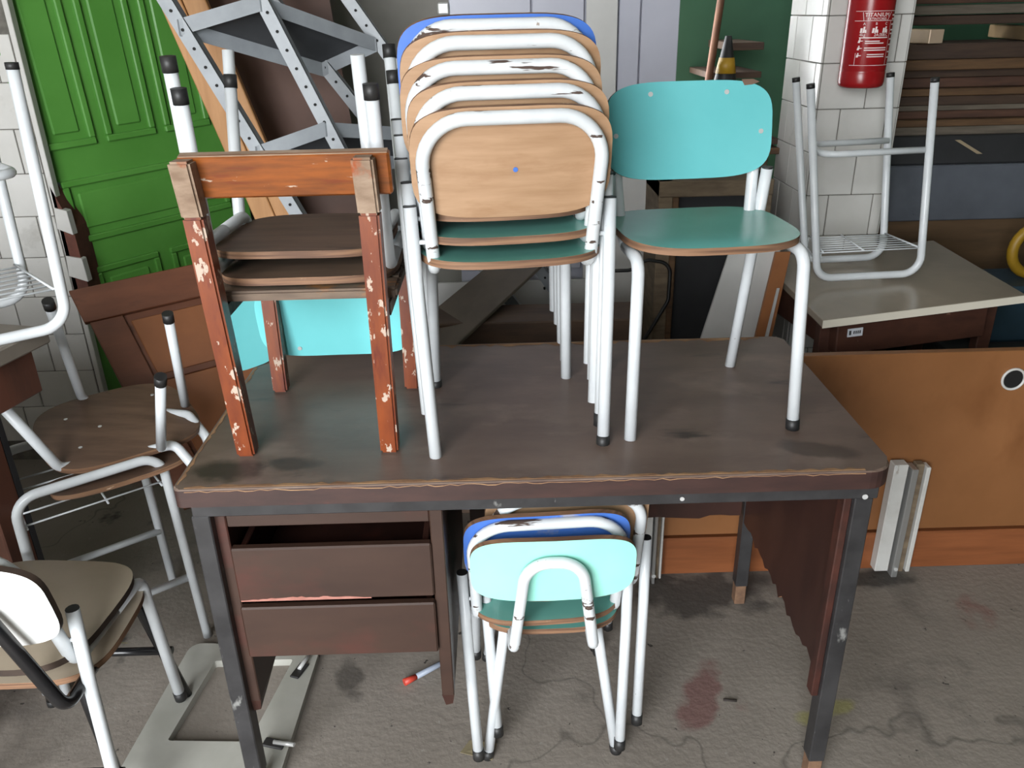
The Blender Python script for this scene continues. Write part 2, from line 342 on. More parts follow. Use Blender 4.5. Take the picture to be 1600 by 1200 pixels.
def make_hairpin(label, M, seat_top, back_front, back_rear, tube_m, back_tube, sc=1.0, edge=ply_edge, group=None, hw=.079, stretch=True, board_z=.522, name='school_chair', wl=.14, board=True, htop=.555, hy=-.198):
    """chair whose backrest hangs on a single hairpin tube; each side frame is one bent tube"""
    t = thing(name, label, 'chair', M=M, group=group); r = .0112
    def P(x, y, z): return V((x * sc, y * sc, z * sc))
    sf = lambda x, y: -.9 * max(0, y - .10) ** 2 + .08 * x * x
    link('seat', plate(nb(), outline(.15 * sc, .145 * sc, 3.6), .013 * sc, sf, Matrix.Translation(P(0, 0, .343))), [seat_top, edge, ply_brown], t)
    if board:
        tilt = Matrix.Translation(P(0, -.182, board_z)) @ Matrix.Rotation(R(-80), 4, 'X')
        link('backrest', plate(nb(), outline(.157 * sc, .080 * sc, 4), .011 * sc, lambda x, y: .4 * x * x, tilt), [back_front, edge, back_rear], t)
    link('back_frame', tube(nb(), [P(-hw, .05, .33), P(-hw, hy, .335), P(-.052, -.212, htop), P(.052, -.212, htop), P(hw, hy, .335), P(hw, .05, .33)], r * sc, [0, .03, .05 * sc, .05 * sc, .03, 0], n=8), back_tube, t)
    for s in (-1, 1):
        for y in (-1, 1):
            a = [P(s * (wl - .045), 0, .322), P(s * (wl - .045), y * .115, .322), P(s * wl, y * .15, 0)]
            lg = link('leg', tube(nb(), a, r * sc, .03 * sc), tube_m, t); foot(lg, a[2], a[1] - a[2])
    if stretch:
        link('stretcher', tube(nb(), [P(-wl, -.14, .12), P(wl, -.14, .12)], r * .8 * sc), tube_m, t)
        link('stretcher', tube(nb(), [P(-wl, .13, .16), P(wl, .13, .16)], r * .8 * sc), tube_m, t)
    return t
def make_desk_frame(label, M, w=.155, d=.13, h=.53, wf=None, lean=0.0, flip=False, caps=True, nw=8, group='topless desks with wire racks'):
    """child's desk frame without its top: two bent tube trestles, U brace, wire book rack"""
    t = thing('school_desk', label, 'desk', M=M, group=group); r = .0112
    for s in (-1, 1):
        ww = (wf or w) if s > 0 else w
        a = [V((-ww - .015 + lean, s * (d + .01), 0)), V((-ww, s * d, h)), V((ww, s * d, h)), V((ww + .015 + lean, s * (d + .01), 0))]
        lf = link('trestle', tube(nb(), a, r, .05, n=8), white_tube, t)
        if caps:
            for k, j in ((0, 1), (3, 2)): foot(lf, a[k], a[j] - a[k], r * 1.05, .008)
    zb = .19; lx = lean * (1 - zb / h); f_ = wf or w; op = -1 if flip else 1
    link('brace', tube(nb(), [V((op * (w + .01) + lx, -d, zb)), V((-op * (w - .02) + lx, -d, zb)), V((-op * (f_ - .02) + lx, d, zb)), V((op * (f_ + .01) + lx, d, zb))], r * .85, .04), white_tube, t)
    zr = h - .075
    for k in range(nw):
        y = -d + .012 + (2 * d - .024) * k / (nw - 1)
        wy = w + ((wf or w) - w) * k / (nw - 1); link('wire', tube(nb(), [V((-wy + .004, y, zr)), V((wy - .004, y, zr))], .0022, seg=6), white_tube, t)
    for x in (-.93, .15, .93):
        link('cross_wire', tube(nb(), [V((x * w, -d, zr - .004)), V((x * (wf or w), d, zr - .004))], .0026, seg=6), white_tube, t)
    link('rack_loop', tube(nb(), [V((w - .004, -d, zr)), V((w + .0, -d, zr + .03)), V(((wf or w), d, zr + .03)), V(((wf or w) - .004, d, zr))], .0022, .01, seg=6), white_tube, t)
    return t

# ------------------------------------------------------------------ the setting
X0, X1, Y0, Y1, ZC = -2.5, 3.0, -1.6, 4.1, 3.0
struct(link('floor', box(nb(), (X0, Y0, -.1), (X1, Y1, 0)), concrete, loc=(0, 0, 0)))
struct(link('ceiling', box(nb(), (X0, Y0, ZC), (X1, Y1, ZC + .1)), ceil_m, loc=(0, 0, ZC)))
struct(link('wall_left', box(nb(), (X0 - .1, Y0, 0), (X0, Y1, ZC)), grey_wall, loc=(X0, 0, 0)))
struct(link('wall_right', box(nb(), (X1, Y0, 0), (X1 + .1, Y1, ZC)), dk_green, loc=(X1, 0, 0)))
struct(link('wall_back', box(nb(), (X0, 3.4, 0), (.62, 3.5, ZC)), grey_wall, loc=(0, 3.4, 0)))
struct(link('wall_recess', box(nb(), (.5, Y1, 0), (X1, Y1 + .1, ZC)), dk_green, loc=(1, Y1, 0)))
b = nb(); box(b, (X0, Y0 - .1, 0), (-2.2, Y0, ZC)); box(b, (-.2, Y0 - .1, 0), (X1, Y0, ZC)); box(b, (-2.2, Y0 - .1, 2.9), (-.2, Y0, ZC))
struct(link('wall_front', b, grey_wall, loc=(0, Y0, 0)))
struct(link('ground', box(nb(), (-12, -14, -.12), (12, Y0 - .1, -.02)), ground_m, loc=(0, -5, 0)))
# tiled column
def tiles(parent, origin, u, v, n, cols, rows, tw, thh, stagger=True, wid=None):
    """separate glazed tiles on a face; last column may be cut"""
    cache = {}
    u, v, n = V(u), V(v), V(n)
    for j in range(rows):
        x = -(tw * .5 if (stagger and j % 2) else 0.0)
        while x < wid - .004:
            a, bb = max(x, 0), min(x + tw, wid); x += tw
            if bb - a < .012: continue
            key = round(bb - a, 3)
            if key not in cache:
                m = nb(); W = bb - a - .0025
                Mx = Matrix((tuple(u) + (0,), tuple(v) + (0,), tuple(n) + (0,), (0, 0, 0, 1))).transposed()
                box(m, (.0012, .0012, -.002), (W, thh - .0015, .005), Mx, bev=.0016)
                o = link('tile', m, tile_m, parent); cache[key] = o.data
            else:
                o = bpy.data.objects.new('tile', cache[key]); COL.objects.link(o); o.parent = parent
            o.location = V(origin) + u * a + v * (j * thh) + n * random.uniform(0, .0008)
col = struct(link('wall_column', box(nb(), (1.025, 2.756, 0), (1.285, 3.10, ZC)), grout))
tiles(col, (1.025, 2.756, .072), (1, 0, 0), (0, 0, 1), (0, -1, 0), 3, 14, .15, .1375, wid=.26)
tiles(col, (1.025, 3.10, .072), (0, -1, 0), (0, 0, 1), (-1, 0, 0), 3, 14, .15, .1375, wid=.344)
tiles(col, (1.285, 2.756, .072), (0, 1, 0), (0, 0, 1), (1, 0, 0), 3, 14, .15, .1375, wid=.344)
lw = struct(link('wall_stub', box(nb(), (-2.5, 2.706, 0), (-1.44, 2.73, ZC)), grout))
tiles(lw, (-2.04, 2.706, .08), (1, 0, 0), (0, 0, 1), (0, -1, 0), 4, 10, .15, .137, wid=.585)
link('corner_trim', box(nb(), (-1.453, 2.700, 0), (-1.436, 2.732, ZC), bev=.002), tile_m, lw)
link('broken_edge', slab(nb(), [(-1.452, 2.70, .62), (-1.40, 2.70, .60), (-1.405, 2.70, .86), (-1.447, 2.70, 1.0)], .1, True), red_brown, lw)
for zz, dx in ((.86, .0), (.70, .012)):
    link('broken_tile', slab(nb(), [(-1.455, 2.695, zz), (-1.405 + dx, 2.69, zz - .02), (-1.408 + dx, 2.69, zz + .06), (-1.45, 2.695, zz + .07)], .03, True, .002), tile_m, lw)

# ------------------------------------------------------------------ green door standing ajar behind the tiled stub
def door():
    ang = math.atan2(.743, .67)
    M = Matrix.Translation((-1.437, 2.765, 0)) @ Matrix.Rotation(ang, 4, 'Z') @ Matrix.Rotation(R(-2.2), 4, 'Y')
    o = thing('panelled_door', 'bright green panelled wooden door standing ajar behind the tiled wall', 'door', M=M)
    link('leaf', box(nb(), (-.035, 0, .02), (.70, .03, 2.1), bev=.002), green_door, o)
    def panel(x0, x1, z0, z1):
        p = nb(); wd = .022
        for a, bb in (((x0, z0), (x1, z0 + wd)), ((x0, z1 - wd), (x1, z1)), ((x0, z0 + wd), (x0 + wd, z1 - wd)), ((x1 - wd, z0 + wd), (x1, z1 - wd))):
            box(p, (a[0], -.012, a[1]), (bb[0], 0.004, bb[1]), bev=.004)
        m = link('moulding', p, green_door, o)
        q = nb(); box(q, (x0 + .045, -.007, z0 + .045), (x1 - .045, .004, z1 - .045), bev=.005); link('raised_panel', q, green_door, m)
    for x0 in (.005, .215, .425): panel(x0, x0 + .175, 1.10, 2.0)
    panel(.03, .62, .79, 1.0)
    for x0 in (.06, .34): panel(x0, x0 + .235, .12, .70)
    link('bare_edge', box(nb(), (-.005, -.004, .80), (.028, .0, 1.0)), bare_frame, o)
door()

# ------------------------------------------------------------------ pale wardrobe and boards at the back
cb = thing('metal_wardrobe', 'pale lavender steel wardrobe with split doors behind the tall chair stack', 'wardrobe', (.2, 3.1, 0))
def loc_box(lo, hi, base, bev=0): return box(nb(), V(lo) - V(base), V(hi) - V(base), bev=bev)
CB = (.2, 3.1, 0)
link('body', loc_box((-.15, 2.93, 0), (.60, 3.36, 1.95), CB, .003), lav, cb)
for a, z0, bb, z1 in ((-.148, .62, .113, 1.93), (.119, .62, .286, 1.93), (.40, .62, .468, 1.93), (.473, .62, .596, 1.93)):
    d_ = link('door', loc_box((a, 2.912, z0), (bb, 2.929, z1), CB, .002), lav, cb)
link('lock', loc_box((-.185, 2.90, 1.475), (-.149, 2.93, 1.51), CB, .004), chrome, cb)
link('latch', loc_box((.485, 2.905, .93), (.495, 2.912, .97), CB, .001), black_plastic, cb)
tag(link('board', slab(nb(), [(.292, 2.88, .45), (.392, 2.88, .45), (.392, 2.90, 1.95), (.292, 2.90, 1.95)], .012, True), off_white, loc=(.34, 2.9, .45)), 'narrow off-white board upright against the lavender wardrobe', 'board')
tag(link('panel', slab(nb(), [(.40, 2.82, .30), (.52, 2.82, .30), (.50, 2.84, .99), (.40, 2.84, .99)], .012, True, .002), off_white, loc=(.45, 2.83, .3)), 'short off-white door panel with black latch left of the wooden crate', 'panel')
p = thing('drawer_front', 'long white drawer front with screw holes low behind the stacked chairs', 'panel', (.1, 2.84, .25))
link('board', slab(nb(), [(-.45, -.01, 0), (.36, -.01, 0), (.36, .01, .345), (-.45, .01, .345)], .016, True, .002), off_white, p)
for x in (-.25, -.21, .05): link('screw_hole', disc(nb(), (x, -.0145 + .02 * .9, .32), (0, -1, 0), .004, .012), hole_m, p)
tag(link('bench', box(nb(), (-.38, 2.26, .0), (.40, 2.42, .655), bev=.004), mat('brown_bench', '5a4636', '47362b', rough=.6, scale=6, stretch=(1, 4, 4)), loc=(0, 2.3, 0)), 'low brown wooden bench behind the back edge of the desk', 'bench')
tag(link('cable', tube(nb(), [(.33, 2.60, .70), (.42, 2.6, .70), (.47, 2.6, .735), (.55, 2.6, .72), (.545, 2.58, .60), (.48, 2.55, .50), (.42, 2.5, .44)], .006, .04, seg=8), cable_m, loc=(.45, 2.6, .5)), 'black cable looping in front of the white panels', 'cable')

# ------------------------------------------------------------------ leaning boards at the left
for k, (xo, lb) in enumerate(((0, 'long pale pine plank leaning against the green door, left of the pair'), (.072, 'long pale pine plank leaning beside the grey shelving, right of the pair'))):
    bx0 = -1.0 + xo
    tag(link('plank', slab(nb(), [(bx0 + .40, 2.66, .20), (bx0 + .47, 2.66, .20), (bx0 - .13 + .068, 2.74, 1.95), (bx0 - .13, 2.74, 1.95)], .03, True, .003), pine, loc=(bx0 + .4, 2.5, .2)), lb, 'plank', 'pine planks by the green door')
tag(link('hardboard_sheet', slab(nb(), [(-.80, 2.88, .3), (-.42, 2.88, .3), (-.58, 3.0, 1.95), (-.99, 3.0, 1.95)], .008, True), hardb, loc=(-.8, 2.9, .3)), 'dark brown hardboard sheet leaning behind the grey shelving', 'sheet')

# grey slotted shelving, toppled sideways
def rack():
    base = V((-.2, 2.55, .5))
    t = thing('shelving_unit', 'grey slotted steel shelving leaning over at an angle behind the chairs', 'shelving', base)
    PA = lambda z: V((-.867 + (1.526 - z) * .475, 2.40, z)); PB = lambda z: V((-.63 + (1.521 - z) * .42, 2.46, z))
    PC = lambda z: V((-.447 + (1.521 - z) * .667, 2.78, z)); PD = lambda z: V((-.395 + (1.521 - z) * .60 - .235 + .10, 2.72, z))
    PD = lambda z: V((-.53 + (1.335 - z) * .718, 2.72, z))
    for P_, z0 in ((PA, .62), (PB, .70), (PC, .36), (PD, .36)):
        a, b2 = P_(1.95) - base, P_(z0) - base; ax = (b2 - a).normalized(); sd = ax.cross(V((0, 1, 0))).normalized()
        m = nb(); wv = .019
        slab(m, [a - sd * wv, a + sd * wv, b2 + sd * wv, b2 - sd * wv], .002, False)
        s2 = a + sd * wv; s3 = b2 + sd * wv; s2, s3 = (s2, s3) if (sd.x > 0) else (a - sd * wv, b2 - sd * wv)
        slab(m, [s2, s2 + V((0, .035, 0)), s3 + V((0, .035, 0)), s3], .002, False)
        po_ = link('post', m, grey_rack, t)
        h = nb(); L_ = (b2 - a).length; k = .03
        while k < L_ - .02:
            disc(h, a + ax * k + V((0, -.0035, 0)), (0, 1, 0), .0042, .003, 8); k += .052
        ho = link('bolt_holes', h, hole_m, po_)
    def shelf(a, b2, c, d):
        a, b2, c, d = [V(q) - base for q in (a, b2, c, d)]
        sh = link('shelf', slab(nb(), [a, b2, c, d], .002), mat('shaded_shelf_steel', '46484b', '3d3f42', rough=.45, scale=8), t)  # grey shelf steel coloured darker: the underside's shade is put into the colour
        for p0, p1 in ((a, b2), (b2, c), (c, d), (d, a)):
            n = V((0, 0, -.036))
            ax = (p1 - p0).normalized(); o = ax.cross(n).normalized() * .001
            link('lip', slab(nb(), [p0 + V((0, -.004, .004)), p1 + V((0, -.004, .004)), p1 + n + V((0, -.004, 0)), p0 + n + V((0, -.004, 0))], .0025), grey_rack, sh)
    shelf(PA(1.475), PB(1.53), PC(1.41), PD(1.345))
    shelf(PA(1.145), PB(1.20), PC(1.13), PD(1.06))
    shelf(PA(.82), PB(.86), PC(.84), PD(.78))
rack()
tag(link('shelf_board', slab(nb(), [(-.33, 2.20, .60), (-.14, 2.12, .625), (.15, 2.60, .735), (-.03, 2.70, .70)], .012, False, .002), mat('grey_wood_board', '6f655a', '5f564c', rough=.6, scale=5, stretch=(2, 1, 1)), loc=(-.1, 2.4, .6)), 'grey-brown shelf board lying aslant across the rack posts under the chair stack', 'board')

# brown cabinet behind the wooden chair
def cabinet():
    TL, TR, BL = V((-1.235, 2.30, .755)), V((-.67, 2.60, .80)), V((-.93, 2.02, .20))
    BR = TR + (BL - TL)
    base = (BL + BR) / 2
    t = thing('cabinet', 'old amber-brown cabinet tilted over in front of the green door', 'cabinet', base)
    u, v = TR - TL, BL - TL; n = u.cross(v).normalized()
    if n.y > 0: n = -n
    def pt(a, b2, o=0): return TL + u * a + v * b2 + n * o - base
    def bd(nm, a0, a1, b0, b1, o, th, m, par): return link(nm, slab(nb(), [pt(a0, b0, o), pt(a1, b0, o), pt(a1, b1, o), pt(a0, b1, o)], -th if False else th, (u.cross(v).dot(n) > 0), .002), m, par)
    bd('carcass', 0, 1, 0, 1, 0, .05, wardrobe_m, t)
    bd('top_rail', -.02, 1.02, -.02, .13, .02, .025, wardrobe_m, t)
    bd('side_rail', 0, .14, .13, 1, .012, .016, wardrobe_m, t)
    bd('panel', .16, .98, .16, .42, .006, .01, wardrobe_p, t)
    bd('panel', .16, .98, .45, .98, .008, .012, wardrobe_p, t)
    bd('rail', .14, 1, .42, .45, .012, .016, wardrobe_m, t)
    link('hole', disc(nb(), pt(.47, .60, .0075), n, .014, .002), void, t)
cabinet()

# ------------------------------------------------------------------ right-hand background
tag(link('pole', tube(nb(), [(.86, 3.62, 1.0), (.965, 3.8, 1.7)], .016, seg=8), mat('red_brown_pole', '6b4630', '573827', rough=.7, scale=9), loc=(.86, 3.6, 1.0)), 'thin brown wooden pole leaning on the dark green wall', 'pole')
cn = thing('traffic_cone', 'small black traffic cone with a yellow band against the green wall', 'cone', (.862, 3.3, .98))
def rad(z): return .012 + .075 * (1 - z / .40)
link('body', lathe(nb(), [(rad(0), .0), (rad(.4), .4)]), cone_bk, cn)
link('band', lathe(nb(), [(rad(.27) + .002, .27), (rad(.325) + .002, .325)]), yellow, cn)
link('base', box(nb(), (-.13, -.13, -.02), (.13, .13, 0), bev=.01), cone_bk, cn)
for k, (x0, x1, y, z, h, lb) in enumerate(((.98, 1.12, 3.7, 1.31, .03, 'short wooden batten fixed high on the green wall left of the column'), (.90, 1.12, 3.7, 1.20, .025, 'longer wooden batten fixed low on the green wall left of the column'))):
    tag(link('batten', box(nb(), (x0, y, z), (x1, y + .4, z + h), bev=.002), plank_ms[1], loc=(x0, y, z)), lb, 'batten', 'battens on the green wall')
tag(link('chest', box(nb(), (.62, 3.18, 0), (1.02, 3.5, .98), bev=.005), old_wood, loc=(.8, 3.3, 0)), 'weathered wooden chest beneath the traffic cone', 'chest')
for k, (z, lb) in enumerate(((.985, 'lower weathered board on the chest left of the column'), (1.015, 'upper weathered board on the chest left of the column'))):
    tag(link('board', box(nb(), (.92, 3.06 + .03 * k, z), (1.02, 3.5, z + .022), bev=.002), plank_ms[k], loc=(.95, 3.1, z)), lb, 'board', 'boards on the chest')
def crate():
    base = (.62, 2.68, 0); t = thing('crate', 'old wooden framed crate with dark screen front behind the teal chair', 'crate', base)
    x0, x1, z0, z1 = .50, .86, .38, .985
    for n_, lo, hi, m in (('side', (x0, 2.6, z0), (x0 + .045, 3.0, z1), old_wood), ('side', (x1 - .045, 2.6, z0), (x1, 3.0, z1), old_wood), ('top_rail', (x0, 2.595, z1 - .05), (x1, 3.0, z1), old_wood),
                          ('bottom_rail', (x0, 2.595, z0), (x1, 2.66, z0 + .05), old_wood), ('screen', (x0 + .045, 2.64, z0 + .05), (x1 - .045, 2.65, z1 - .05), dark_int), ('stile', (x0 + .045, 2.60, z0 + .05), (x0 + .065, 2.63, z1 - .05), plank_ms[0])):
        link(n_, loc_box(lo, hi, base, .003), m, t)
    link('foot', loc_box((x0, 2.62, 0), (x1, 2.95, z0), base, .003), dark_int, t)
crate()
tag(link('panel', slab(nb(), [(.56, 2.36, .35), (.75, 2.36, .35), (.87, 2.46, .88), (.72, 2.46, .88)], .012, True, .001), off_white, loc=(.65, 2.4, .35)), 'pale grey panel leaning at a slant beneath the teal chair seat', 'panel')
tag(link('plank', slab(nb(), [(.745, 2.33, .40), (.80, 2.33, .40), (.875, 2.42, .80), (.83, 2.42, .80)], .015, True, .001), mat('orange_plank', '9a6236', '84512b', rough=.5, scale=6), loc=(.77, 2.35, .4)), 'orange-brown plank leaning beside the pale panel left of the beige table', 'plank')
tag(link('steel_strip', slab(nb(), [(.775, 2.318, .44), (.787, 2.318, .44), (.838, 2.375, .70), (.83, 2.375, .70)], .004, True), chrome, loc=(.78, 2.32, .44)), 'thin bright metal strip on the orange-brown leaning plank', 'strip')

# shelf with planks at the right
tag(link('chest', box(nb(), (1.36, 3.0, 0), (2.6, 3.5, .745), bev=.004), mat('pine_chest', '5f4830', '4c3925', rough=.65, scale=5, stretch=(.6, 3, 4)), loc=(2, 3.1, 0)), 'low brown wooden chest behind the beige table', 'chest')
gb = thing('storage_box', 'large dark grey box with charcoal lid under the pile of planks', 'box', (2, 3.2, .745))
link('body', box(nb(), (-.66, -.22, 0), (.6, .25, .20), bev=.004), dk_grey, gb)
link('lid', box(nb(), (-.67, -.20, .20), (.61, .26, .300), bev=.004), blk_lid, gb)
link('tape', slab(nb(), [(-.38, -.2035, .285), (-.36, -.2035, .285), (-.27, -.2035, .235), (-.29, -.2035, .235)], .002, True), mat('tape', '9a8a70', rough=.6), gb)
z = 1.045
ords = ['lowest', 'second', 'third', 'fourth', 'fifth', 'sixth', 'seventh', 'eighth', 'ninth', 'topmost']
ths = [.030, .022, .026, .018, .03, .024, .032, .026, .034, .05]
mi_ = [2, 0, 3, 2, 1, 0, 3, 1, 0, 1]
for k in range(10):
    a = random.uniform(-.6, .6); M_ = Matrix.Translation((2.0 + random.uniform(-.05, .05), 3.14 + random.uniform(-.02, .03) + k * .006, z)) @ Matrix.Rotation(R(a), 4, 'Z')
    tag(link('plank', box(nb(), (-.64, -.13, 0), (.62, .14, ths[k]), bev=.002), plank_ms[mi_[k]], M=M_), '%s plank of the pile right of the fire extinguisher' % ords[k], 'plank', 'planks piled on the grey box')
    z += ths[k] + .001
for k, (x, y, r_, lb) in enumerate(((1.50, 3.02, 20, 'square timber end poking from the plank pile nearest the column'), (1.86, 3.02, -12, 'square timber end poking from the plank pile at the right edge'))):
    M_ = Matrix.Translation((x, y, z + .002)) @ Matrix.Rotation(R(r_), 4, 'Z')
    t = thing('timber', lb, 'timber', M=M_, group='timbers on the plank pile')
    link('beam', box(nb(), (-.03, 0, 0), (.03, .45, .045), bev=.003), mat('timber', '6a5535', '55442b', rough=.7, scale=7), t); link('sawn_end', box(nb(), (-.029, -.003, .001), (.029, .002, .044)), mat('sawn_end', 'b09a84', rough=.8), t)
for k in range(3):
    M_ = Matrix.Translation((2.05, 3.3, z + .055 + k * .035)) @ Matrix.Rotation(R(2 * k - 2), 4, 'Z')
    tag(link('plank', box(nb(), (-.7, -.1, 0), (.6, .12, .03), bev=.002), plank_ms[(k + 1) % 4], M=M_), '%s of three loose planks above the timber ends' % ('bottom', 'middle', 'top')[k], 'plank', 'loose planks on top')
yt = thing('wheel', 'yellow plastic wheel at the right edge behind the beige table', 'wheel', M=Matrix.Translation((1.83, 2.72, .70)) @ Matrix.Rotation(R(90), 4, 'X'))
m = nb(); bmesh.ops.create_circle(m, segments=4, radius=.001); m.clear()
tube(m, [V((.085 * math.cos(a * .2618), .085 * math.sin(a * .2618), 0)) for a in range(25)], .018, seg=10); link('rim', m, yellow, yt)
link('hub', disc(nb(), (0, 0, -.01), (0, 0, 1), .03, .02), yellow, yt)
tag(link('toolbox', box(nb(), (1.62, 2.62, .40), (2.1, 2.85, .60), bev=.012), blue_obj, loc=(1.8, 2.7, .4)), 'dark blue plastic box beyond the corner of the beige table', 'box')
tag(link('crate', box(nb(), (1.50, 2.55, 0), (2.3, 2.98, .40), bev=.006), dark_int, loc=(1.8, 2.7, 0)), 'dark crate on the floor carrying the blue box', 'crate')

# fire extinguisher
def extinguisher():
    c = V((1.117, 2.672, 1.245)); t = thing('fire_extinguisher', 'red fire extinguisher hung on the white tiled column', 'extinguisher', c); r = .067
    body = link('cylinder', lathe(nb(), [(r * .86, 0), (r * .97, .006), (r, .016), (r, .045), (r * .985, .047), (r, .05), (r, .38), (r * .93, .41), (r * .7, .435), (.022, .45), (.022, .47)], seg=40), red_ext, t)
    link('valve', lathe(nb(), [(.022, .47), (.022, .50), (.012, .505), (.012, .53)]), black_plastic, t)
    link('handle', box(nb(), (-.012, -.11, .50), (.012, .02, .515), bev=.003), black_plastic, t)
    link('bracket', box(nb(), (-.03, r * .9, .10), (.03, .082, .36), bev=.002), white_steel, t)
    def wrap(verts):  # flat (x,z) -> on the cylinder, facing the camera side
        out = []
        for x, zz, d in verts:
            a = -math.pi / 2 + x / r - .12; out.append(V(((r + d) * math.cos(a), (r + d) * math.sin(a), zz)))
        return out
    pm = nb()
    def quad(x0, z0, x1, z1, sk=0):
        n = max(1, int(abs(x1 - x0) / .008))
        for i in range(n):
            a0, a1 = x0 + (x1 - x0) * i / n, x0 + (x1 - x0) * (i + 1) / n
            vs = wrap([(a0, z0, .0006), (a1, z0, .0006), (a1 + sk, z1, .0006), (a0 + sk, z1, .0006)]); pm.faces.new([pm.verts.new(v) for v in vs])
    # rules
    quad(-.06, .213, .085, .2142); quad(-.06, .187, .085, .1882); quad(-.06, .065, .085, .0662); quad(.052, .065, .0532, .187)
    for x in (-.045, ): quad(x, .066, x + .001, .1)
    for i in range(6):
        quad(-.038 - 0 + i * .0008, .211 - i * .004, -.0365 + i * .0008, .207 - i * .004); quad(.047 - i * .0022, .211 - i * .004, .0485 - i * .0022, .207 - i * .004)
    for zz, x0, x1 in ((.1405, -.04, .046), (.131, -.022, .02), (.1255, -.022, .034), (.1125, -.022, .046), (.1065, -.022, .046), (.0945, -.012, .042), (.0885, -.012, .042)): quad(x0, zz, x1, zz + .0028)
    for zz in (.20, .19, .175, .16, .15, .135, .12, .1, .085): quad(.058, zz, .08, zz + .004)
    for zz in (.128, .108, .088):  # little instruction figures
        quad(-.042, zz, -.036, zz + .008, .002); quad(-.039, zz + .009, -.035, zz + .012); quad(-.036, zz + .004, -.029, zz + .006, .002)
    # class pictograms: log, flames, drum
    for x0 in (-.04, -.007, .024):
        quad(x0, .155, x0 + .006, .168, .001); quad(x0 + .007, .155, x0 + .012, .172, .002); quad(x0 + .013, .155, x0 + .018, .164, -.001)
    # words, wrapped round the cylinder
    def word(s, size, x, zz):
        cu = bpy.data.curves.new('t', 'FONT'); cu.body = s; cu.size = size; cu.align_x = 'CENTER'; ob = bpy.data.objects.new('t', cu); COL.objects.link(ob)
        bpy.context.view_layer.update(); me = ob.evaluated_get(bpy.context.evaluated_depsgraph_get()).to_mesh()
        vs = [pm.verts.new(wrap([(x + v.co.x, zz + v.co.y, .0007)])[0]) for v in me.vertices]
        for pl in me.polygons:
            try: pm.faces.new([vs[i] for i in pl.vertices])
            except ValueError: pass
        ob.to_mesh_clear(); bpy.data.objects.remove(ob); bpy.data.curves.remove(cu)
    word('TITANIUM', .0155, .004, .1985); word('EXTINTORES', .0095, .004, .1895); word('A', .010, -.030, .1765); word('B', .010, .003, .1765); word('C', .010, .034, .1765)
    word('4kg', .012, -.032, .146); word('2A:20B:C', .0115, .022, .146)
    link('label_print', pm, print_w, body)
extinguisher()

# beige table with drawer, inverted frame on it
def beige_table():
    FL, FR, BL = V((.87, 2.10, .695)), V((1.475, 2.19, .722)), V((.87, 2.715, .70)); BR = FR + (BL - FL) + V((.02, -.03, 0))
    base = V((1.2, 2.4, 0)); t = thing('table', 'beige laminate table with a dark drawer and cream edge', 'table', base)
    tp = link('table_top', slab(nb(), [FL - base, FR - base, BR - base, BL - base], .022, True, .0015), beige_lam, t)
    link('edge_band', slab(nb(), [FL - base + V((0, -.001, -.022)), FR - base + V((0, -.001, -.022)), FR - base + V((0, -.001, 0)), FL - base + V((0, -.001, 0))], .002, False), beige_edge, tp)
    M_ = Matrix.Translation(FL - base) @ Matrix.Rotation(math.atan2(.09, .605), 4, 'Z') @ Matrix.Rotation(R(-2.5), 4, 'Y')
    dr = link('drawer', box(nb(), (.065, .03, -.125), (.525, .45, -.024), M_, bev=.003), dk_wood, t)
    link('sticker', box(nb(), (.095, .0275, -.072), (.14, .0305, -.048), M_), mat('sticker', 'c9ccd2', rough=.5), dr)
    pr_ = nb()
    for k in range(4): box(pr_, (.112 + k * .006, .0268, -.064), (.1155 + k * .006, .0276, -.055), M_)
    box(pr_, (.099, .0268, -.066), (.105, .0276, -.053), M_)
    link('sticker_print', pr_, print_d, dr)
    link('paint_smear', box(nb(), (.28, .0275, -.033), (.315, .0305, -.027), M_), print_w, dr)
    for x, y in ((.92, 2.2), (1.44, 2.3), (.92, 2.7), (1.46, 2.7)): link('leg', loc_box((x - .02, y - .02, 0), (x + .02, y + .02, .68), base, .003), dk_wood, t)
beige_table()
make_desk_frame('topless white tubular school desk upside down on the beige table', Matrix.Translation((1.090, 2.475, 1.285)) @ Matrix.Rotation(R(-1.5), 4, 'Y') @ Matrix.Rotation(R(180), 4, 'Y'), wf=.125, h=.555, d=.095, lean=.065, flip=True)

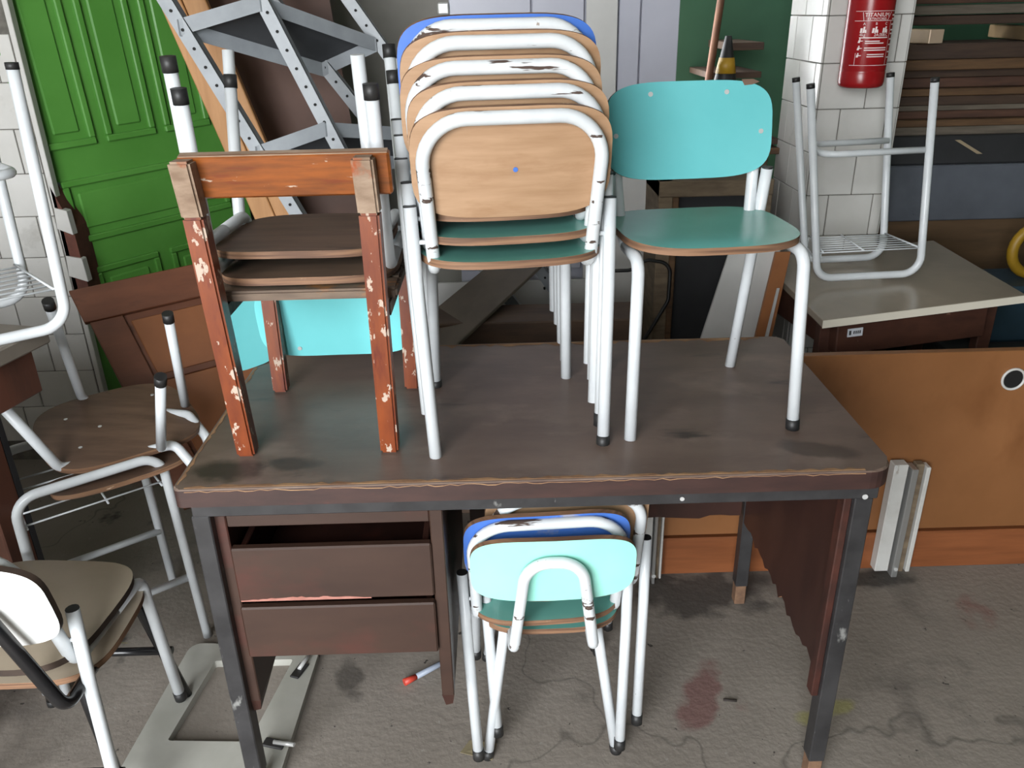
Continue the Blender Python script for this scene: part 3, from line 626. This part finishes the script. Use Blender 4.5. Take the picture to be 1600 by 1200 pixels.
# orange-brown table on edge
def folded_table():
    base = V((.95, 1.94, 0)); t = thing('folding_table', 'orange-brown laminate folding table stood on its long edge behind the desk', 'table', base)
    tp = link('table_top', loc_box((.28, 1.925, .128), (1.95, 1.95, .665), base, .002), orange_b, t)
    link('edge_rail', loc_box((.28, 1.918, 0), (1.95, 1.95, .122), base, .003), orange_s, t)
    hx, hz = 1.315 - base.x, .586
    rg = nb(); tube(rg, [V((hx + .0285 * math.cos(a * math.pi / 12), 1.923 - base.y, hz + .0285 * math.sin(a * math.pi / 12))) for a in range(25)], .0035, seg=8)
    gr = link('grommet', rg, white_steel, tp)
    link('cable_hole', disc(nb(), (hx, 1.9235 - base.y, hz), (0, 1, 0), .027, .003, 24), void, gr)
    for x, ztop, w_ in ((1.03, .36, .10), (.375, .36, .05)):
        lg = link('folded_leg', loc_box((x, 1.885, .015), (x + w_ * .38, 1.917, ztop), base, .002), white_steel, t)
        link('channel', loc_box((x + w_ * .45, 1.875, -.0), (x + w_ * .62, 1.917, ztop - .01), base, .002), mat('bare_aluminium', 'b6b6b4', rough=.35, metal=.7), lg)
        link('wood_core', loc_box((x + w_ * .64, 1.895, .005), (x + w_ * .86, 1.917, ztop - .005), base, .001), old_wood, lg)
        link('channel', loc_box((x + w_ * .88, 1.885, .01), (x + w_ * 1.0, 1.917, ztop - .01), base, .002), white_steel, lg)
        link('rivet', disc(nb(), (x + w_ * .53 - base.x, 1.8755 - base.y, .03), (0, -1, 0), .006, .004), chrome, lg)
folded_table()

# ------------------------------------------------------------------ the desk
TZ = .76
def desk():
    base = V((.048, 1.514, 0)); t = thing('desk', 'worn dark brown desk with black steel frame and two drawers', 'desk', base)
    x0, x1, y0, y1 = -.566, .662, 1.198, 1.828
    # top with rounded corners
    def rr(x0, x1, y0, y1, rads, n=6):
        o = []
        for (cx, cy, sx, sy, a0), r in zip(((x1, y1, -1, -1, 0), (x0, y1, 1, -1, 90), (x0, y0, 1, 1, 180), (x1, y0, -1, 1, 270)), rads):
            for k in range(n + 1):
                a = R(a0 + 90 * k / n); o.append((cx + sx * r + r * math.cos(a), cy + sy * r + r * math.sin(a)))
        return o
    b = nb(); ol = rr(x0, x1, y0, y1, (.02, .015, .012, .045))
    random.seed(3)
    T_ = [b.verts.new(V((x, y, TZ)) - base) for x, y in ol]; B_ = [b.verts.new(V((x, y, TZ - .036)) - base) for x, y in ol]
    b.faces.new(T_); f = b.faces.new(B_); f.material_index = 1
    for k in range(len(ol)):
        q = b.faces.new((T_[k], T_[(k+1) % len(ol)], B_[(k+1) % len(ol)], B_[k])); q.material_index = 1
    bmesh.ops.bevel(b, geom=[e for e in b.edges if all(abs(v.co.z - TZ) < 1e-5 for v in e.verts)], offset=.0035, segments=1, affect='EDGES')
    tp = link('table_top', b, [desk_top, desk_edge], t)
    # chipped rim along the front and back edges (ragged raw strip)
    for yy, sg, wd in ((y0, 1, .008), (y1, -1, .018)):
        c = nb(); pr0 = None; n = 90
        for k in range(n + 1):
            x = x0 + .02 + (x1 - x0 - .075) * k / n; d_ = wd * random.uniform(.15, 1.25)
            a = c.verts.new(V((x, yy + sg * .003, TZ + .0006)) - base); bb = c.verts.new(V((x, yy + sg * (.0035 + d_), TZ + .0006)) - base); e = c.verts.new(V((x, yy - sg * .0006, TZ - .004 - random.uniform(0, .004))) - base)
            if pr0: c.faces.new((pr0[0], a, bb, pr0[1])); c.faces.new((pr0[2], e, a, pr0[0]))
            pr0 = (a, bb, e)
        link('chipped_rim', c, chip_edge, tp)
    c = nb(); pr0 = None
    for k in range(61):
        y = y0 + .015 + (y1 - y0 - .03) * k / 60; d_ = .006 * random.uniform(.1, 1.3)
        a = c.verts.new(V((x0 + .003, y, TZ + .0006)) - base); bb = c.verts.new(V((x0 + .0035 + d_, y, TZ + .0006)) - base)
        if pr0: c.faces.new((pr0[0], a, bb, pr0[1]))
        pr0 = (a, bb)
    link('chipped_rim', c, chip_edge, tp)
    # steel frame
    fr = nb(); z1, z0 = TZ - .036, TZ - .064
    def bx_(nm, lo, hi, m, par=t, bev=.002): return link(nm, loc_box(lo, hi, base, bev), m, par)
    bx_('front_rail', (x0 + .02, 1.210, z0), (x1 - .02, 1.245, z1), steel_blk)
    bx_('back_rail', (x0 + .02, 1.785, z0), (x1 - .02, 1.815, z1), steel_blk)
    bx_('side_rail', (x0 + .02, 1.245, z0), (x0 + .05, 1.785, z1), steel_blk); bx_('side_rail', (x1 - .05, 1.245, z0), (x1 - .02, 1.785, z1), steel_blk)
    for x in (x0 + .016, x1 - .058):
        for y in (1.212, 1.778):
            lg = bx_('leg', (x, y, .06), (x + .032, y + .036, z0), steel_blk)
            bx_('leg_tip', (x + .002, y + .002, 0), (x + .030, y + .034, .07), rust, lg)
    # panels with ragged bottoms
    def ragged(nm, p0, p1, zt, zb, th, side, m, n=26, amp=.012):
        p0, p1 = V(p0), V(p1); d = (p1 - p0); nn = V((-d.y, d.x, 0)).normalized() * th * side; b = nb(); rows = []
        for k in range(n + 1):
            q = p0 + d * k / n; zz = zb + random.uniform(-amp, amp) * (1 if 0 < k < n else 0)
            rows.append([b.verts.new(V((w_.x, w_.y, h)) - base) for w_, h in ((q, zt), (q, zz), (q + nn, zz), (q + nn, zt))])
        for a, c in zip(rows, rows[1:]):
            for i in range(4):
                f = b.faces.new((a[i], c[i], c[(i+1) % 4], a[(i+1) % 4])); f.material_index = 1 if i == 1 else 0
        b.faces.new(rows[0]); b.faces.new(rows[-1]); return link(nm, b, [m, raw_chip], t)
    ragged('side_panel', (.606, 1.25, 0), (.606, 1.778, 0), z0, .265, .014, -1, desk_panel)
    ragged('modesty_panel', (-.10, 1.79, 0), (.60, 1.79, 0), z0, .28, .014, 1, desk_panel, amp=.007)
    bx_('panel_bead', (.590, 1.222, .23), (.604, 1.25, z0 + .0), desk_panel)
    # drawer pedestal
    yf = 1.232
    sp = bx_('pedestal_side', (-.523, yf, .25), (-.499, 1.76, z0), drawer_m); bx_('pedestal_side', (-.141, yf, .25), (-.117, 1.76, z0), drawer_m)
    for x in (-.523, -.141):  # broken tapering tips
        b = nb(); A = [V((x, yf, .252)), V((x + .024, yf, .252)), V((x + .024, yf + .12, .252)), V((x, yf + .2, .252)), V((x + .006, yf + .004, .222)), V((x + .02, yf + .004, .226))]
        v = [b.verts.new(p - base) for p in A]
        for f in ((0, 1, 2, 3), (0, 1, 5, 4), (1, 2, 5), (0, 4, 3), (2, 3, 4, 5)): b.faces.new([v[i] for i in f])
        link('broken_tip', b, desk_panel, t)
    bx_('pedestal_rail', (-.499, yf + .002, .658), (-.141, yf + .026, z0), drawer_m)
    bx_('pedestal_back', (-.499, 1.73, .30), (-.141, 1.745, z0), desk_panel)
    bx_('pedestal_floor', (-.499, 1.30, .36), (-.141, 1.73, .37), desk_panel)
    for zb, zt, yo in ((.500, .616, -.006), (.372, .489, -.012)):
        d_ = bx_('drawer', (-.500, yf + yo, zb), (-.1405, yf + yo + .018, zt), drawer_m, bev=.003)
        bx_('drawer_side', (-.492, yf + yo + .018, zb + .01), (-.480, 1.70, zt - .012), desk_panel, d_); bx_('drawer_side', (-.160, yf + yo + .018, zb + .01), (-.148, 1.70, zt - .012), desk_panel, d_)
        bx_('drawer_bottom', (-.480, yf + yo + .018, zb + .012), (-.160, 1.70, zb + .018), desk_panel, d_)
        bx_('drawer_back', (-.480, 1.688, zb + .01), (-.160, 1.70, zt - .012), desk_panel, d_)
        if zb > .45:
            c = nb(); pr0 = None
            for k in range(31):
                x = -.497 + .24 * k / 30; h = .003 + .006 * math.sin(k / 30 * math.pi) * random.uniform(.5, 1.2)
                a = c.verts.new(V((x, yf + yo - .0006, zb + .0005)) - base); e = c.verts.new(V((x, yf + yo - .0006, zb + h)) - base)
                if pr0: c.faces.new((pr0[0], a, e, pr0[1]))
                pr0 = (a, e)
            link('scuffed_edge', c, mat('pink_raw_wood', 'a87468', '8e5c50', rough=.8, scale=30), d_)
    link('bracket_screw', disc(nb(), V((.30, 1.209, z0 + .012)) - base, (0, -1, 0), .004, .002), chrome, t)
    link('bracket_screw', disc(nb(), V((.618, 1.209, z0 + .006)) - base, (0, -1, 0), .005, .002), chrome, t)
desk()

# ------------------------------------------------------------------ wooden chair with its back to the camera
def wood_chair():
    base = V((-.347, 1.45, TZ)); t = thing('wooden_chair', 'small red-varnished wooden chair with peeling legs, its back to the camera', 'chair', base)
    def bar(nm, p0, p1, w_, d_, m, par=t):  # tapered square bar through p0..p1
        p0, p1 = V(p0) - base, V(p1) - base; b = nb(); v = []
        for p in (p0, p1):
            v += [b.verts.new(p + V((sx * w_ / 2, sy * d_ / 2, 0))) for sx, sy in ((-1, -1), (1, -1), (1, 1), (-1, 1))]
        for f in ((0, 1, 2, 3), (4, 5, 6, 7), (0, 1, 5, 4), (1, 2, 6, 5), (2, 3, 7, 6), (3, 0, 4, 7)): b.faces.new([v[i] for i in f])
        bmesh.ops.recalc_face_normals(b, faces=b.faces); bmesh.ops.bevel(b, geom=b.edges[:], offset=.004, segments=2, affect='EDGES'); return link(nm, b, m, par)
    for x0_, x1_ in ((-.470, -.478), (-.212, -.205)):
        lg = bar('leg', (x0_, 1.322, TZ), (x1_, 1.292, TZ + .44), .032, .036, red_wood)
        bar('leg_top', (x1_, 1.2925, TZ + .437), (x1_ - .001, 1.277, TZ + .527), .0335, .036, worn_wood, lg)
    for x in (-.474, -.197): bar('leg', (x, 1.595, TZ), (x + .003, 1.60, TZ + .282), .030, .032, red_wood)
    b = nb(); slab(b, [V((-.492, 1.304, TZ + .462)) - base, V((-.168, 1.304, TZ + .462)) - base, V((-.168, 1.289, TZ + .530)) - base, V((-.492, 1.289, TZ + .530)) - base], .02, True, .004)
    bk = link('backrest', b, red_board, t)
    link('worn_top_edge', slab(nb(), [V((-.489, 1.2915, TZ + .5285)) - base, V((-.171, 1.2915, TZ + .5285)) - base, V((-.171, 1.306, TZ + .5325)) - base, V((-.489, 1.306, TZ + .5325)) - base], .0018, False), worn_wood, bk)
    for k in range(4):
        y = 1.345 + k * .069
        bar('seat_slat', (-.338, y + .033, TZ + .279), (-.338, y + .033, TZ + .297), .315, .066, seat_wood)
    for x in (-.478, -.2): bar('apron', (x, 1.455, TZ + .25), (x, 1.455, TZ + .279), .018, .26, seat_wood)
    bar('apron', (-.337, 1.598, TZ + .245), (-.337, 1.598, TZ + .279), .25, .016, seat_wood)
wood_chair()
ST = TZ + .298
INV = Matrix.Rotation(R(180), 4, 'Y') @ Matrix.Rotation(R(180), 4, 'Z')
make_chair('lower of two upturned chairs on the wooden chair, turquoise backrest hanging behind it', Matrix.Translation((-.346, 1.505, ST + .357)) @ Matrix.Rotation(R(1), 4, 'Z') @ INV, 'upturned chairs', teal, turq, ply_tan, under=ply_brown, caps=(1, 1, 1, 1), back_tube=white_tube, fz=.035, fw=.150, fo=-.003,
           screws=((-.085, .068), (.085, .068), (-.14, 0), (.14, 0)))
make_chair('upper of two upturned chairs on the wooden chair, brown seat underside facing up', Matrix.Translation((-.358, 1.528, ST + .397)) @ Matrix.Rotation(R(-1.5), 4, 'Z') @ INV, 'upturned chairs', teal, turq, ply_tan, under=ply_brown, caps=(1, 0, 0, 1), back_tube=white_tube, fz=.03, fw=.150, fo=-.003)
lb_ = thing('loose_backrest', 'loose turquoise chair backrest leaning behind the left leg of the wooden chair', 'backrest', (-.572, 1.73, TZ))
link('board', plate(nb(), outline(.062, .080, 4), .011, lambda x, y: .5 * x * x, Matrix.Translation((0, 0, .080)) @ Matrix.Rotation(R(48), 4, 'Z') @ Matrix.Rotation(R(82), 4, 'X')), [turq, ply_edge, ply_tan], lb_)

# ------------------------------------------------------------------ tall stack of chairs seen from behind
rot = R(6); SF = V((-math.sin(rot), math.cos(rot), 0))
names = ['lowest chair of the tall stack, standing on the desk, tan plywood back facing the camera', 'second chair from the bottom of the tall stack, teal seat just above the lowest',
         'third chair of the tall stack, middle of the five white tube backs', 'fourth chair of the tall stack, just under the blue-backed one', 'topmost chair of the tall stack, the one with a blue back']
for k in range(5):  # each chair sits one step up and forward
    p = V((.008, 1.455, TZ)) + SF * (.021 * k) + V((-.004 * k + (0, .002, .0, .004, .004)[k], 0, .0338 * k - (.004, .003, .002, .001, .012)[k]))
    make_chair(names[k], Matrix.Translation(p) @ Matrix.Rotation(rot + R((0, .4, -.5, .6, 1.2)[k]), 4, 'Z'), 'chairs in the tall stack', teal_seat, teal, blue if k == 4 else ply_tan,
               caps=((1, 0, 0, 1), (0, 0, 0, 1), (0,) * 4, (0,) * 4, (0,) * 4)[k], dots=(k == 0), fw=.132 if k == 0 else .137)
# teal chair facing the camera
tc_ = make_chair('single teal laminate chair on the right of the desk, facing the camera', Matrix.Translation((.368, 1.497, TZ)) @ Matrix.Rotation(R(184.6), 4, 'Z'), None, teal_seat, teal, ply_tan, caps=(1, 0, 0, 0), fw=.146, rw=.14, rtop=.153, bw=.128, chip=True,
                 screws=((-.073, .067), (.073, .067), (-.14, -.006), (.14, -.006)), back_tube=white_tube)

# ------------------------------------------------------------------ chairs under the desk
make_hairpin('mint-backed chair under the desk with a white hairpin tube on its back', Matrix.Translation((.078, 1.455, 0)) @ Matrix.Rotation(R(1), 4, 'Z'), teal_seat, mint, mint, white_tube, chip_tube, group='chairs under the desk', stretch=False)
make_chair('blue-backed chair stacked under the desk between mint and plywood ones', Matrix.Translation((.066, 1.437, .030)) @ Matrix.Rotation(R(3), 4, 'Z'), 'chairs under the desk', teal_seat, teal, blue, caps=(1, 1, 1, 1))
make_chair('plywood-backed chair rearmost of the stack under the desk', Matrix.Translation((.105, 1.472, .062)) @ Matrix.Rotation(R(4), 4, 'Z'), 'chairs under the desk', teal_seat, teal, ply_tan, caps=(1, 1, 1, 1))

# ------------------------------------------------------------------ left side
bn = thing('workbench', 'dark workbench at the left edge carrying an upturned white frame', 'bench', (-1.45, 1.44, 0), rz=R(-14))
link('bench_top', box(nb(), (-.75, -.20, .87), (.445, .30, .905), bev=.004), bench_m, bn)
link('apron', box(nb(), (-.7, -.16, .77), (.42, .27, .87), bev=.003), bench_w, bn)
for x in (-.65, .20):
    for y in (-.14, .2): link('leg', box(nb(), (x, y, 0), (x + .07, y + .07, .77), bev=.003), bench_w, bn)
link('added_dark_panel', box(nb(), (-.72, .27, 0), (.27, .285, .87)), dark_int, bn)  # dark sheet added behind the bench, standing in for the shade there
make_desk_frame('topless white tubular school desk upside down on the workbench at the left', Matrix.Translation((-.876, 1.60, 1.412)) @ Matrix.Rotation(R(38), 4, 'Z') @ Matrix.Translation((-.165, .14, 0)) @ Matrix.Rotation(R(180), 4, 'Y'), wf=.13, h=.497)
make_desk_frame('topless white tubular school desk standing upright on the floor left of the desk', Matrix.Translation((-1.02, 1.725, 0)) @ Matrix.Rotation(R(37), 4, 'Z'), nw=5, caps=False, h=.545)

def brown_inverted():
    base = V((-.95, 1.83, .555)); t = thing('school_chair', 'upturned chair with brown plywood underside lying on the upright white frame', 'chair', base)
    B_ = lambda *p: V(p) - base
    Mx = Matrix.Translation(B_(-.962, 1.835, .576)) @ Matrix.Rotation(R(36), 4, 'Z') @ Matrix.Rotation(R(6), 4, 'X')
    st = link('seat', plate(nb(), outline(.178, .172, 3.4), .013, lambda x, y: -.15 * x * x, Mx), [ply_brown, ply_edge, tan_lam], t)
    for x, y in ((-.1, -.07), (-.1, .08), (.11, .09), (-.04, .0)): link('screw', disc(nb(), Mx @ V((x, y, -.15 * x * x)), (0, 0, 1), .0045, .002), chrome, st)
    link('backrest', plate(nb(), outline(.15, .075, 4), .011, lambda x, y: .3 * x * x, Matrix.Translation(B_(-.915, 1.70, .512)) @ Matrix.Rotation(R(36), 4, 'Z') @ Matrix.Rotation(R(-8), 4, 'X')), [ply_brown, ply_edge, tan_lam], t)
    r = .0115
    for pts in ([(-.807, 1.705, .57), (-.735, 1.62, .784)], [(-.825, 1.925, .575), (-.791, 1.85, .846)]):
        a = [B_(*p) for p in pts]; lg = link('leg', tube(nb(), a, r), white_tube, t); foot(lg, a[1], a[0] - a[1], r * 1.15)
    for pts in ([(-.96, 1.70, .545), (-1.02, 1.65, .552), (-1.056, 1.55, .789)], [(-1.02, 1.93, .565), (-1.10, 1.955, .575), (-1.033, 1.80, .901)]):
        a = [B_(*p) for p in pts]; lg = link('leg', tube(nb(), a, r, .03), white_tube, t); foot(lg, a[2], a[1] - a[2], r * 1.15)
    link('back_frame', tube(nb(), [B_(-.90, 1.92, .560), B_(-.80, 1.875, .57), B_(-.745, 1.825, .53), B_(-.735, 1.80, .42)], r, .03), white_tube, t)
    link('back_frame', tube(nb(), [B_(-.87, 1.73, .545), B_(-.79, 1.74, .56), B_(-.745, 1.716, .51), B_(-.735, 1.70, .42)], r, .03), white_tube, t)
brown_inverted()

# tan chairs stacked bottom left
make_hairpin('black-legged tan chair at the lower left, beneath the white-legged one', Matrix.Translation((-.935, 1.33, 0)) @ Matrix.Rotation(R(0), 4, 'Z'), tan_lam, tan_lam, tan_lam, black_tube, black_tube, sc=1.08, hw=.125, wl=.15, htop=.56, board=False, group='tan chairs at the lower left')
make_chair('white-legged tan chair at the lower left with a bright white backrest', Matrix.Translation((-.955, 1.315, .035)) @ Matrix.Rotation(R(-5), 4, 'Z'), 'tan chairs at the lower left', tan_lam, tan_lam, white_lam, sc=1.1, caps=(0, 1, 0, 0), back_tube=white_tube, behind=True, bz=.497, rw=.185, rtop=.158, back_w=.178, bx=.12, edge=mat('dark_ply_edge', '3d2e24', '2e221b', rough=.7, scale=20), under=ply_brown)

# white metal frame lying on the floor
def floor_frame():
    base = V((-.66, 1.45, 0)); t = thing('cover_plate', 'dirty white metal cover plate with a square opening, flat on the floor by the drawers', 'plate', base)
    o = [V(p) for p in ((-.822, 1.668, .02), (-.487, 1.640, .02), (-.500, 1.215, .02), (-.850, 1.235, .02))]
    i_ = [V(p) for p in ((-.742, 1.60, .02), (-.547, 1.598, .02), (-.588, 1.345, .02), (-.772, 1.355, .02))]
    def rnd(c, r, n=5):
        out = []
        for k in range(4): out += fillet([c[k-1], c[k], c[(k+1) % 4]], r, n)[1:-1]
        return out
    O_, I_ = rnd(o, .03), rnd(i_, .006); b = nb(); n = len(O_)
    vo = [[b.verts.new(p - base + V((0, 0, dz))) for p in O_] for dz in (0, -.02)]; vi = [[b.verts.new(p - base + V((0, 0, dz))) for p in I_] for dz in (0, -.02)]
    for k in range(n):
        j = (k + 1) % n
        b.faces.new((vo[0][k], vo[0][j], vi[0][j], vi[0][k])); b.faces.new((vo[1][k], vo[1][j], vi[1][j], vi[1][k])); b.faces.new((vo[0][k], vo[0][j], vo[1][j], vo[1][k])); b.faces.new((vi[0][k], vi[0][j], vi[1][j], vi[1][k]))
    link('frame', b, wf_m, t)
    for x, y, a in ((-.522, 1.555, 70), (-.53, 1.335, -15)):
        Mx = Matrix.Translation(V((x, y, .02)) - base) @ Matrix.Rotation(R(a), 4, 'Z')
        hg = link('hinge', box(nb(), (-.025, -.012, 0), (.025, .012, .006), Mx, bev=.002), steel_blk, t)
        link('pin', tube(nb(), [Mx @ V((.0, 0, .008)), Mx @ V((.05, 0, .012))], .005, seg=8), chrome, hg)
floor_frame()

# small litter on the floor
br = thing('paintbrush', 'small red-tipped paintbrush lying on the floor right of the drawers', 'brush', (-.235, 1.535, 0))
link('handle', tube(nb(), [(0, 0, .012), (.075, .05, .016)], .007, seg=8), mat('grey_handle', '8d95a3', rough=.5), br); link('tip', tube(nb(), [(-.028, -.018, .012), (0, 0, .012)], .009, seg=8, r_end=.007), mat('red_tip', 'b23b2c', rough=.5), br)
tag(link('stick', tube(nb(), [(.78, 1.60, .012), (.75, 1.74, .012)], .007, seg=6), mat('yellow_stick', '7d6b38', rough=.7), loc=(.76, 1.66, 0)), 'yellowish stick on the floor right of the desk leg', 'stick')
tag(link('twig', tube(nb(), [(.49, 1.44, .005), (.52, 1.435, .005)], .003, seg=6), mat('dark_twig', '2c2521', rough=.8), loc=(.5, 1.44, 0)), 'tiny dark twig on the bare concrete under the desk', 'twig')
tag(link('dry_leaf', slab(nb(), [(-.12, 1.31, .006), (-.05, 1.29, .003), (-.04, 1.33, .008), (-.10, 1.345, .004)], .001), mat('dry_leaf', '8f8468', '7a7056', rough=.8, scale=20), loc=(-.08, 1.31, 0)), 'crumpled dry leaf on the floor beside the white chair leg', 'leaf')
